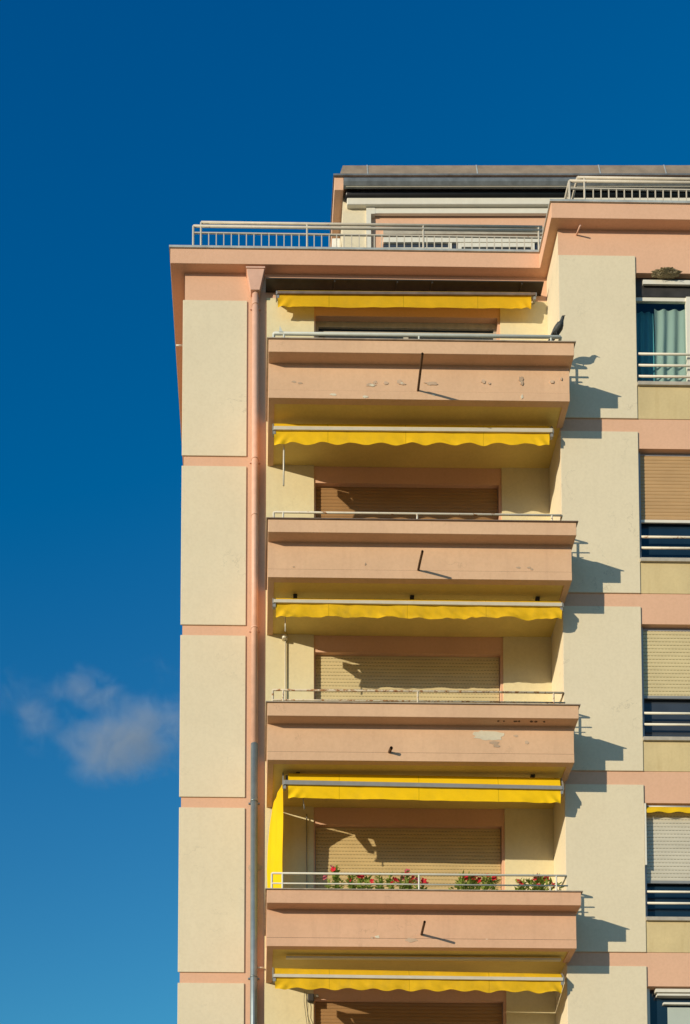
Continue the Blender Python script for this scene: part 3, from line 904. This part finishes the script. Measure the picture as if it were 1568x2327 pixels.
# ------------------------------------------------------------------ awnings
def awning(label, xbar, xfab, rows_l, rows_r, y, mat, barmat, scallop=None, wrinkle=.006, sag=.0, torn=False, soffit=None, brackets=(), barout=.03, dy_top=.07, rise_back=.10):
    """rows = survey rows (fabric top, bar top, bar bottom, valance bottom) at the left and right end"""
    X0, X1 = ax(xbar[0], rows_l[1], y), ax(xbar[1], rows_r[1], y)
    F0, F1 = ax(xfab[0], rows_l[1], y), ax(xfab[1], rows_r[1], y)
    L = [az(xfab[0], r_, y) for r_ in rows_l]; Rr = [az(xfab[1], r_, y) for r_ in rows_r]
    L[0] = az(xfab[0], rows_l[0], y + dy_top); Rr[0] = az(xfab[1], rows_r[0], y + dy_top)
    seed = abs(hash(label)) % 97 if False else len(label)
    t = thing('awning', label, 'awning', (X0, y, min(L[2], Rr[2])), 'yellow awnings under the balconies')
    def lerp(a, b, u): return a + (b - a) * u
    def fn(u, v):
        x = lerp(F0, F1, u)
        zt, zb1, zb0, zv = (lerp(L[i_], Rr[i_], u) for i_ in range(4))
        if v < .3:                       # from behind the roller over its top and down to the bar
            a = v / .3
            if a < .4:
                b_ = a / .4
                yy = y + dy_top + .10 * (1 - b_); zz = zt - .05 * (1 - b_) ** 2
            else:
                b_ = (a - .4) / .6
                yy = lerp(y + dy_top, y, b_ ** .7); zz = lerp(zt, zb1, b_)
        elif v < .42:
            b_ = (v - .3) / .12; yy = y; zz = lerp(zb1, zb0, b_)
        else:
            b_ = (v - .42) / .58
            s = 0
            if scallop:
                per, amp, ph = scallop
                s = amp * (math.cos(2 * math.pi * ((x - F0) / per) + ph) * .5 + .5) * b_
            zz = lerp(zb0, zv + s, b_)
            nz = noise.noise(Vector((x * 2.6 + seed, b_ * .8, seed))) + .6 * noise.noise(Vector((x * 7 + (zz - zb0) * 9, b_ * 1.5, seed + 5)))
            yy = y + wrinkle * (.3 + b_) * nz * 2.2
            if torn:
                zz += (.035 * noise.noise(Vector((x * 1.7, 0, 8))) + .02 * abs(noise.noise(Vector((x * 6, 0, 3))))) * b_
            ed = min(x - F0, F1 - x)
            if ed < .30:                 # pulled folds at the ends
                yy -= .02 * b_ * math.sin(ed * 34 + b_ * 5) * (1 - ed / .30)
        if sag and v >= .3: zz -= sag * math.sin(math.pi * u)
        return (x, yy, zz)
    MB().grid(fn, 220, 26).build('canvas', mat, t)
    zl, zr = (L[1], L[2]), (Rr[1], Rr[2])
    bar = MB()
    bar.add([(X0, y - barout, zl[1]), (X1, y - barout, zr[1]), (X1, y - barout, zr[0]), (X0, y - barout, zl[0]),
             (X0, y - .004, zl[1]), (X1, y - .004, zr[1]), (X1, y - .004, zr[0]), (X0, y - .004, zl[0])],
            [(0, 1, 2, 3), (4, 7, 6, 5), (0, 4, 5, 1), (1, 5, 6, 2), (2, 6, 7, 3), (3, 7, 4, 0)])
    bar.soft('front_bar', barmat, t, .004)
    zrl, zrr = L[0] - .045, Rr[0] - .045
    MB().tube([(X0 + .03, y + dy_top + .06, zrl), (X1 - .03, y + dy_top + .06, zrr)], .04, 14).build('roller', 'grey_metal', t)
    for X, zz, zb_ in ((X0, zrl, zl[1]), (X1, zrr, zr[1])):
        s = 1 if X == X1 else -1
        bk = MB()
        xa_, xb_ = (X, X + .02) if s > 0 else (X - .02, X)
        bk.prism_x([(y - .02, zb_ - .005), (y - .02, zb_ + .05), (y + dy_top + .02, zz + .06), (y + dy_top + .12, zz + .06), (y + dy_top + .12, zz - .04), (y + .04, zb_ - .03)], xa_, xb_)
        bk.build('end_bracket', 'grey_metal', t)
        # folded arm, tucked in behind the bar
        MB().tube([(X - s * .03, y + .015, (zb_ + .015)), (X - s * .9, y + .03, zb_ + .02)], .016, 8).build('folding_arm', 'pale_metal', t)
        MB().box(X - s * .01 - .02, X - s * .01 + .02, y - .01, y + .05, zb_ - .055, zb_ - .002).build('arm_joint', 'grey_metal', t)
    for px in brackets:
        X = ax(px, rows_l[0], y + .08)
        MB().box(X - .03, X + .03, y + .10, y + .16, min(zrl, zrr) + .035, (soffit or zrl + .15) - .001).build('ceiling_bracket', 'dark_metal', t)
    return t


def rod(t, pts, r=.012, name='crank_rod', mat='pale_metal'):
    return MB().tube(pts, r, 8).build(name, mat, t)


sof = lambda k: zb(k) - HB + .022
A1 = awning('yellow awning with straight valance under the roof eaves, topmost of the column', (630, 1216), (631.5, 1207), (660, 664.5, 670.5, 696.5), (664, 668, 674, 701.5), -.205, 'yellow_thin', 'drip',
            wrinkle=.005, dy_top=.04, soffit=hz)
A2 = awning('yellow awning with wavy scalloped valance and pale bar below the flaking topmost balcony', (622, 1255), (623, 1248.5), (962, 971.5, 979.5, 1010.5), (968, 976.5, 985.5, 1013), -.95, 'yellow', 'pale_metal',
            scallop=(.452, .046, 2.2), wrinkle=.007, soffit=sof(1))
A3 = awning('slack creased yellow awning with ragged end below the second balcony from the top', (622, 1277), (627, 1276), (1359, 1364.5, 1371.7, 1402), (1366, 1372.5, 1380.5, 1408), -1.01, 'yellow_worn', 'pale_metal',
            scallop=(.45, .014, .5), wrinkle=.016, torn=True, soffit=sof(2), brackets=(671, 937, 1223))
A4 = awning('deep yellow awning with tall straight valance and grey bar, above the flower balcony', (645, 1278), (655, 1274), (1756.7, 1774.7, 1784.7, 1812.7), (1768, 1788, 1796.5, 1824.7), -1.04, 'yellow_deep', 'grey_metal',
            wrinkle=.005, soffit=sof(3), brackets=(677, 1212))
A5 = awning('scalloped yellow awning with tapering canvas below the flower balcony, lowest of the column', (622, 1279), (625, 1277), (2199.6, 2214.8, 2222, 2248.5), (2213, 2223, 2230.5, 2257), -.92, 'yellow_worn', 'pale_metal',
            scallop=(.385, .034, 1.0), wrinkle=.009, soffit=sof(4))
# pale cover board above the lowest awning
zz = sof(4) - .035
MB().box(ax(650, 2197, -.98), ax(1275, 2204, -.98), -.99, -.93, zz - .03, zz).build('cover_board', 'white_frame', A5)
# crank rods
xq = ax(645.4, 1010, -.88); rod(A2, [(xq, -.88, az(645, 985, -.88)), (xq - .005, -.86, az(645, 1104, -.86))], .013)
x3, z3 = at(647.3, 1446, -.09)
x3b, z3b = at(648.5, 1398, -.9)
rod(A3, [(x3b, -.9, z3b + .03), (x3b, -.9, z3b - .26)], .009)
mb = MB().tube([(x3, -.075, z3 - .045), (x3, -.075, z3 + .02)], .045, 14); mb.build('motor_box', 'pale_metal', A3)
rod(A3, [(x3 + .01, -.05, z3 - .04), (x3 + .012, -.05, zb(3) - .5)], .011)
x4, z4 = at(687, 1812, -.9)
rod(A4, [(x4, -.95, z4 + .05), (x4 + .03, -.93, z4 - .20)], .008, mat='grey_metal')
rod(A4, [(ax(697, 1850, -.06), -.06, az(697, 1850, -.06)), (ax(697, 1850, -.06) + .005, -.05, zb(4) - .5)], .009, mat='grey_metal')

# side curtain beside the fourth awning
SC_Z0 = zb(3) - HB + .022 - .10
SC_Z1 = zb(3) - HB + .022 - .05
SC_B = zb(4) - HB + .25


def sc_fn(u, v):
    # u: front edge to rear edge, v: top edge (runs back under the awning to the wall) to hem
    yf_ = -.82 + .30 * min(1, v * 8) ** .8 + .08 * v
    zf = SC_Z0 + (SC_B - SC_Z0) * v
    xf = ax(642.5, 1900, yf_) + .006 * math.sin(v * 11)
    zr_ = SC_Z1 + (SC_B - SC_Z1) * v
    prof = [(0, 619), (.12, 612.5), (.25, 608.5), (.40, 606.5), (.52, 608), (.65, 614), (1, 620)]
    for i in range(len(prof) - 1):
        if prof[i][0] <= v <= prof[i + 1][0] + 1e-6:
            a = (v - prof[i][0]) / (prof[i + 1][0] - prof[i][0]); pxr = prof[i][1] + (prof[i + 1][1] - prof[i][1]) * a; break
    xr_ = ax(pxr, 1930, -.08)
    b = math.sin(math.pi * u)
    return (xf + (xr_ - xf) * u + .008 * math.sin(u * 14 + v * 4) * b - .02 * b * (1 - v), yf_ + (-.08 - yf_) * u, zf + (zr_ - zf) * u - .012 * b * (1 - v))


s_o = MB().grid(sc_fn, 40, 40).build('side_curtain', 'yellow_deep')
tag(s_o, 'yellow canvas side curtain hanging at the left end of the flower balcony', 'curtain')

# little awning over the fourth window of the right wing
ya = YR - .03
wx0, wz1 = at(1469, 1825, ya)
wx1 = RX1
wt = thing('window_awning', 'small scalloped yellow window awning over the pale grey shutter at right', 'awning', (wx0, ya, wz1))
def wfn(u, v):
    x = wx0 + (wx1 - wx0) * u
    zb0 = az(1500, 1847, ya)
    s = .022 * (math.cos((x - wx0) / .30 * 6.283 + 2.3) * .5 + .5)
    return (x, ya + .006 * noise.noise(Vector((x * 4, v, 2))) + .08 * (1 - v) ** 2 - .0, wz1 + (zb0 + s - wz1) * v)
MB().grid(wfn, 120, 8).build('canvas', 'yellow', wt)
MB().tube([(wx0, ya + .06, wz1 - .02), (wx1, ya + .06, wz1 - .02)], .018, 10).build('roller', 'grey_metal', wt)
gx_ = ax(1467.5, 1900, ya)
MB().box(gx_ - .012, gx_ + .012, ya + .0, ya + .02, az(1467, 1965, ya), wz1).build('guide_rail', 'white_frame', wt)

# ------------------------------------------------------------------ bits on the wall at the bottom
bx, bz = at(706, 2270, -.03)
jb = thing('junction_box', 'small dark box fixed at the corner of the lowest balcony window', 'box', (bx, -.03, bz))
MB().box(bx - .05, bx + .05, -.10, -PT - .001, bz - .06, bz + .06).soft('housing', 'dark_metal', jb, .015)
MB().box(bx + .056, bx + .12, -.06, -PT - .001, bz + .03, bz + .065).build('arm', 'sill', jb)
cb = MB()
for s_, pts in enumerate([[(692, 2253), (691, 2275), (694, 2300), (698, 2330), (700, 2400)], [(695, 2255), (700, 2285), (699, 2310), (705, 2325), (704, 2400)]]):
    cb.tube([(ax(a, b, -.05), -.05 - .01 * s_, az(a, b, -.05)) for a, b in pts], .004, 6)
cbo = cb.build('cable', 'dark_metal'); tag(cbo, 'thin loose cables hanging beside the lowest balcony window', 'cable')

# ------------------------------------------------------------------ nest on the lintel
nx, nz = at(1515, 619, YR - .05)
nest = MB()
rng = random.Random(3)
def nest_fn(u, v):
    th = u * 2 * math.pi; ph = v * math.pi
    d = Vector((math.cos(th) * math.sin(ph), math.sin(th) * math.sin(ph), math.cos(ph)))
    n_ = noise.noise(d * 2.2 + Vector((3, 1, 2))) * .30 + noise.noise(d * 6.5) * .30 + noise.noise(d * 15) * .16
    r = 1 + n_
    return (nx + d.x * .205 * r, YR - .02 + d.y * .085 * r, nz + d.z * .036 * r + .010)
nest.grid(nest_fn, 90, 44, False)
no = nest.build('bird_nest', 'nest')
tag(no, 'rough mud and straw nest stuck on the lintel of the top right window', 'nest')
sw = MB()
for i in range(50):
    th = rng.uniform(0, 6.28); a = rng.uniform(.75, 1.02)
    c = Vector((nx + math.cos(th) * .195 * a, YR - .03 + -abs(math.sin(th)) * .07, nz - .004 + rng.uniform(-.035, .04)))
    d = Vector((rng.uniform(-1, 1), rng.uniform(-.5, .1), rng.uniform(-.5, .3))) * .024
    sw.tube([c - d, c + d], .0028, 4)
sw.build('straw', 'straw', no)

# ------------------------------------------------------------------ pigeon on the topmost rail
zr_ = RAILZ[1] + .024
fx_ = ax(1266.5, 764, RY)
pg = thing('pigeon', 'dark pigeon perched on the right end of the topmost balcony rail', 'bird', (fx_, RY, zr_))
H = Vector((.57, -.822, 0))      # heading
S = Vector((.822, .57, 0))
U = Vector((0, 0, 1))
O = Vector((fx_, RY, zr_))
def P(f, s, u): return O + H * f + S * s + U * u
spine = [(-.150, .030, .016, .006), (-.115, .045, .026, .011), (-.080, .060, .038, .026), (-.040, .078, .050, .046), (.0, .095, .056, .056), (.040, .113, .054, .056),
         (.070, .133, .044, .046), (.088, .156, .032, .033), (.098, .178, .026, .027), (.108, .196, .027, .027), (.122, .208, .024, .023), (.138, .206, .012, .012), (.146, .203, .005, .005)]
vs, fs = [], []
sg = 16
for i, (f, u, rw, rh) in enumerate(spine):
    a = spine[max(0, i - 1)]; b = spine[min(len(spine) - 1, i + 1)]
    t = Vector((b[0] - a[0], b[1] - a[1])).normalized()
    for k in range(sg):
        an = 6.28318 * k / sg
        fat = 1.16 if i < 7 else 1.0
        w_, h_ = rw * fat * math.cos(an), rh * fat * math.sin(an)
        vs.append(P(f - t.y * h_, w_, u + t.x * h_))
for i in range(len(spine) - 1):
    for k in range(sg):
        fs.append((i * sg + k, i * sg + (k + 1) % sg, (i + 1) * sg + (k + 1) % sg, (i + 1) * sg + k))
fs.append(tuple(reversed(range(sg)))); fs.append(tuple((len(spine) - 1) * sg + k for k in range(sg)))
bd = MB().add(vs, fs, True)
# tail fan and legs joined into the same body
tl = [P(-.10, -.026, .050), P(-.10, .026, .050), P(-.225, .034, .004), P(-.225, -.034, .004)]
tl2 = [v - Vector((0, 0, .008)) for v in tl]
bd.add(tl + tl2, [(0, 1, 2, 3), (7, 6, 5, 4), (0, 4, 5, 1), (1, 5, 6, 2), (2, 6, 7, 3), (3, 7, 4, 0)])
for s in (-1, 1):
    bd.tube([P(-.005, s * .022, .062), P(.006, s * .022, .034), P(.0, s * .022, .004)], [.014, .0055, .005], 8)
    for da in (-.5, 0, .5):
        bd.tube([P(.0, s * .022, .004), P(.028 * math.cos(da), s * .022 + .028 * math.sin(da), .003)], [.005, .003], 6)
bo_ = bd.build('body', 'bird', pg)
rm_ = bo_.modifiers.new('remesh', 'REMESH'); rm_.mode = 'VOXEL'; rm_.voxel_size = .0035; rm_.use_smooth_shade = True
for s in (-1, 1):
    wg = MB()
    def wf(u, v, s=s):
        f = .062 - u * .235; 
        lo, hi = -.038 * (1 - u * .55), .036 * (1 - u * .8)
        h = lo + (hi - lo) * v
        cu = .118 - u * .10
        w_ = (.057 - .030 * max(0, u - .35) / .65) * math.sqrt(max(0.05, 1 - ((h) / .075) ** 2)) + .003
        return P(f, s * w_, cu + h)
    wg.grid(wf, 20, 8).build('wing', 'bird_wing', pg)
    MB().tube([P(.120, s * .0215, .2135), P(.120, s * .0255, .2135)], .004, 8).build('eye', 'terracotta', pg)
MB().tube([P(.138, 0, .206), P(.155, 0, .203), P(.168, 0, .196)], [.008, .006, .0015], 8).build('beak', 'beak', pg)

# ------------------------------------------------------------------ flowering plants on the lowest visible balcony
def leaf(mb, p, d, up, L, W):
    d = d.normalized(); s = d.cross(up)
    if s.length < 1e-3: s = Vector((1, 0, 0))
    s.normalize(); n = s.cross(d)
    a = [p, p + d * L * .35 + s * W * .5 + n * .004, p + d * L * .75 + s * W * .35, p + d * L, p + d * L * .75 - s * W * .35, p + d * L * .35 - s * W * .5 + n * .004]
    mb.add(a, [(0, 1, 2, 3), (0, 3, 4, 5)])


def flower(p, rg, mat, parent, size=.028):
    mb = MB()
    axis = Vector((rg.uniform(-.6, .6), -1, rg.uniform(-.1, .9))).normalized()
    t = axis.cross(Vector((0, 0, 1))).normalized(); b = axis.cross(t)
    for i in range(5):
        a = 6.283 * i / 5 + rg.uniform(-.2, .2)
        d = (t * math.cos(a) + b * math.sin(a)); s = d.cross(axis)
        o = p + axis * .004
        mb.add([p, o + d * size * .6 + s * size * .42, o + d * size + axis * .008, o + d * size * .6 - s * size * .42], [(0, 1, 2), (0, 2, 3)])
    mb.tube([p - axis * .03, p], [.003, .007], 6)
    mb.build('flower', mat, parent)


PYF = -1.07
def plant(label, pxs, stems, flowers, seed):
    rg = random.Random(seed)
    xa_, xb_ = ax(pxs[0], 2010, PYF), ax(pxs[1], 2010, PYF)
    zbase = zb(4) - .30
    t = thing('flowering_plant', label, 'plant', ((xa_ + xb_) / 2, PYF, zbase), 'flowering plants in the balcony boxes')
    MB().prism_x([(PYF - .07, zbase), (PYF + .07, zbase), (PYF + .085, zbase + .16), (PYF - .085, zbase + .16)], xa_ - .03, xb_ + .03).build('planter', 'terracotta', t)
    fo = MB(); st = MB()
    for (px, py, dens) in stems:
        yj = PYF + rg.uniform(-.05, .05)
        X, Z = at(px, py, yj)
        xb0 = X + rg.uniform(-.05, .05)
        pts = []
        for i in range(7):
            a = i / 6
            pts.append(Vector((xb0 + (X - xb0) * a + .012 * math.sin(a * 7 + seed), yj + .01 * math.sin(a * 5), zbase + .15 + (Z - zbase - .15) * a)))
        st.tube(pts, [.006 - .0006 * i for i in range(7)], 6)
        n = int(dens * (Z - zbase) / .014)
        for i in range(n):
            a = rg.uniform(.45, 1.0)
            j = a * 6; i0 = min(5, int(j)); p = pts[i0].lerp(pts[i0 + 1], j - i0)
            an = rg.uniform(0, 6.283)
            d = Vector((math.cos(an), math.sin(an) * .8, rg.uniform(.1, 1.2)))
            leaf(fo, p, d, Vector((rg.uniform(-.4, .4), rg.uniform(-.4, .4), 1)), rg.uniform(.055, .11), rg.uniform(.024, .042))
    fob = fo.build('foliage', 'leaf', t)
    st.build('stem', 'stem', fob)
    for (px, py, kind) in flowers:
        yj = PYF - .06 + rg.uniform(-.02, .02)
        X, Z = at(px, py, yj)
        flower(Vector((X, yj, Z)), rg, kind, t, rg.uniform(.036, .052))
    return t


c9 = lambda x, y: (358.3 + .39985 * x, 1908.9 + .39985 * y)
c10 = lambda x, y: (941.0 + .39985 * x, 1908.9 + .39985 * y)
def S9(l): return [(*c9(a, b), d) for a, b, d in l]
def S10(l): return [(*c10(a, b), d) for a, b, d in l]
plant('green plant with one tall leafy shoot topped by pink flowers, leftmost in the flower row', (738, 848),
      S9([(1010, 170, 1.4), (1022, 195, 1.0), (975, 235, .8), (1050, 228, .9), (1095, 220, 1.1), (1110, 215, .9), (1150, 215, 1.1), (1160, 230, .9), (1195, 225, 1.1), (1210, 245, .6)]),
      S9([(990, 152, 'pinkfl'), (998, 168, 'red'), (950, 215, 'pinkfl'), (1142, 208, 'red'), (1088, 228, 'red'), (1218, 235, 'red'), (1165, 205, 'red')]), 11)
plant('bushy plant with red flowers to the left of the middle of the flower row', (858, 975),
      S9([(1258, 215, 1.1), (1270, 230, .8), (1320, 215, 1.1), (1335, 235, .9), (1385, 230, 1.1), (1410, 190, 1.2), (1420, 215, 1.0), (1445, 225, 1.0), (1475, 220, 1.0), (1515, 240, .7)]),
      S9([(1358, 228, 'red'), (1345, 222, 'red'), (1335, 245, 'red'), (1390, 215, 'pinkfl'), (1418, 178, 'pinkfl'), (1412, 195, 'red'), (1450, 215, 'red'), (1440, 240, 'red'), (1482, 250, 'red'), (1512, 232, 'red'), (1530, 250, 'red'), (1472, 225, 'pinkfl')]), 12)
plant('dense leafy plant with red flowers right of the middle of the flower row', (1035, 1133),
      S10([(270, 210, 1.3), (255, 240, .9), (300, 215, 1.2), (320, 225, 1.1), (345, 225, 1.1), (365, 235, .8), (405, 215, 1.2), (430, 220, 1.2), (465, 225, 1.0), (225, 258, .5)]),
      S10([(293, 215, 'red'), (335, 215, 'red'), (368, 228, 'red'), (416, 203, 'red'), (455, 216, 'red'), (350, 207, 'red')]), 13)
plant('plant with scattered red flowers at the right end of the flower row', (1172, 1262),
      S10([(590, 245, 1.0), (615, 235, 1.0), (650, 235, 1.0), (665, 250, .8), (690, 215, 1.2), (705, 225, 1.2), (725, 220, 1.1), (745, 235, .9), (775, 245, .9), (820, 255, .5)]),
      S10([(590, 230, 'red'), (608, 245, 'red'), (612, 252, 'red'), (685, 222, 'red'), (702, 205, 'pinkfl'), (750, 218, 'red'), (788, 252, 'red'), (706, 255, 'red'), (795, 262, 'red')]), 14)

# ------------------------------------------------------------------ the small cloud
def cloud():
    Yc = 420.0
    cxp, cyp = 232, 1650
    X, Z = at(cxp, cyp, Yc)
    sx, sy, sz = 46.0, 14.0, 30.0
    me = bpy.data.meshes.new('cloud')
    bm = bmesh.new(); bmesh.ops.create_icosphere(bm, subdivisions=3, radius=1.0)
    bm.to_mesh(me); bm.free()
    o = bpy.data.objects.new('cloud', me); col.objects.link(o)
    o.location = (X, Yc, Z); o.scale = (sx, sy, sz)
    m = bpy.data.materials.new('cloud vapour'); m.use_nodes = True
    nt = m.node_tree; nt.nodes.remove(nt.nodes['Principled BSDF'])
    pv = nt.nodes.new('ShaderNodeVolumePrincipled')
    pv.inputs['Color'].default_value = (.88, .94, 1.0, 1); pv.inputs['Anisotropy'].default_value = -.25
    tc = nt.nodes.new('ShaderNodeTexCoord')
    def mth(op, a, b=None, c=None, clamp=False):
        n = nt.nodes.new('ShaderNodeMath'); n.operation = op; n.use_clamp = clamp
        for i, v in enumerate((a, b, c)):
            if v is None: continue
            if isinstance(v, (int, float)): n.inputs[i].default_value = v
            else: nt.links.new(v, n.inputs[i])
        return n.outputs[0]
    # sum of soft lobes (centre x, z, radius x, z, weight) in unit-sphere coordinates
    sp = nt.nodes.new('ShaderNodeSeparateXYZ'); nt.links.new(tc.outputs['Object'], sp.inputs[0])
    x, y, z = sp.outputs
    tot = None
    for (lx, lz, rx, rz, wt_) in ((.03, -.32, .46, .44, 1.0), (-.12, .44, .34, .26, .85), (.08, .12, .40, .40, .55), (.46, .06, .46, .40, .6), (.80, .36, .36, .36, .6), (-.42, -.05, .30, .34, .5), (-.80, .52, .30, .26, .6), (-.55, .25, .34, .34, .45), (.62, .72, .40, .24, .45), (.40, -.30, .50, .46, .6)):
        dx = mth('DIVIDE', mth('SUBTRACT', x, lx), rx); dz = mth('DIVIDE', mth('SUBTRACT', z, lz), rz); dy = mth('DIVIDE', y, .8)
        d2 = mth('ADD', mth('ADD', mth('MULTIPLY', dx, dx), mth('MULTIPLY', dz, dz)), mth('MULTIPLY', dy, dy))
        l = mth('MULTIPLY', mth('SUBTRACT', 1.0, d2, clamp=True), wt_)
        tot = l if tot is None else mth('ADD', tot, l)
    mp = nt.nodes.new('ShaderNodeMapping'); mp.inputs['Scale'].default_value = (1.5, .5, 1.0)
    nt.links.new(tc.outputs['Object'], mp.inputs[0])
    n = nt.nodes.new('ShaderNodeTexNoise'); n.inputs['Scale'].default_value = 3.1; n.inputs['Detail'].default_value = 9; n.inputs['Roughness'].default_value = .66
    n.inputs['Distortion'].default_value = .5
    nt.links.new(mp.outputs[0], n.inputs['Vector'])
    nf = mth('MULTIPLY', mth('ADD', mth('SUBTRACT', n.outputs['Fac'], .555), mth('MULTIPLY', mth('MINIMUM', tot, 1.3), .22)), 3.3, clamp=True)
    rim = mth('SUBTRACT', 1.0, mth('ADD', mth('MULTIPLY', x, x), mth('MULTIPLY', z, z)), clamp=True)
    dens = mth('MULTIPLY', mth('MULTIPLY', mth('MULTIPLY', tot, nf), mth('MULTIPLY', rim, 1.6, clamp=True)), CLOUD_D)
    nt.links.new(dens, pv.inputs['Density'])
    nt.links.new(pv.outputs[0], nt.nodes['Material Output'].inputs['Volume'])
    me.materials.append(m)
    tag(o, 'small thin wispy white cloud low at the left beside the building', 'cloud')


CLOUD_D = .066
cloud()
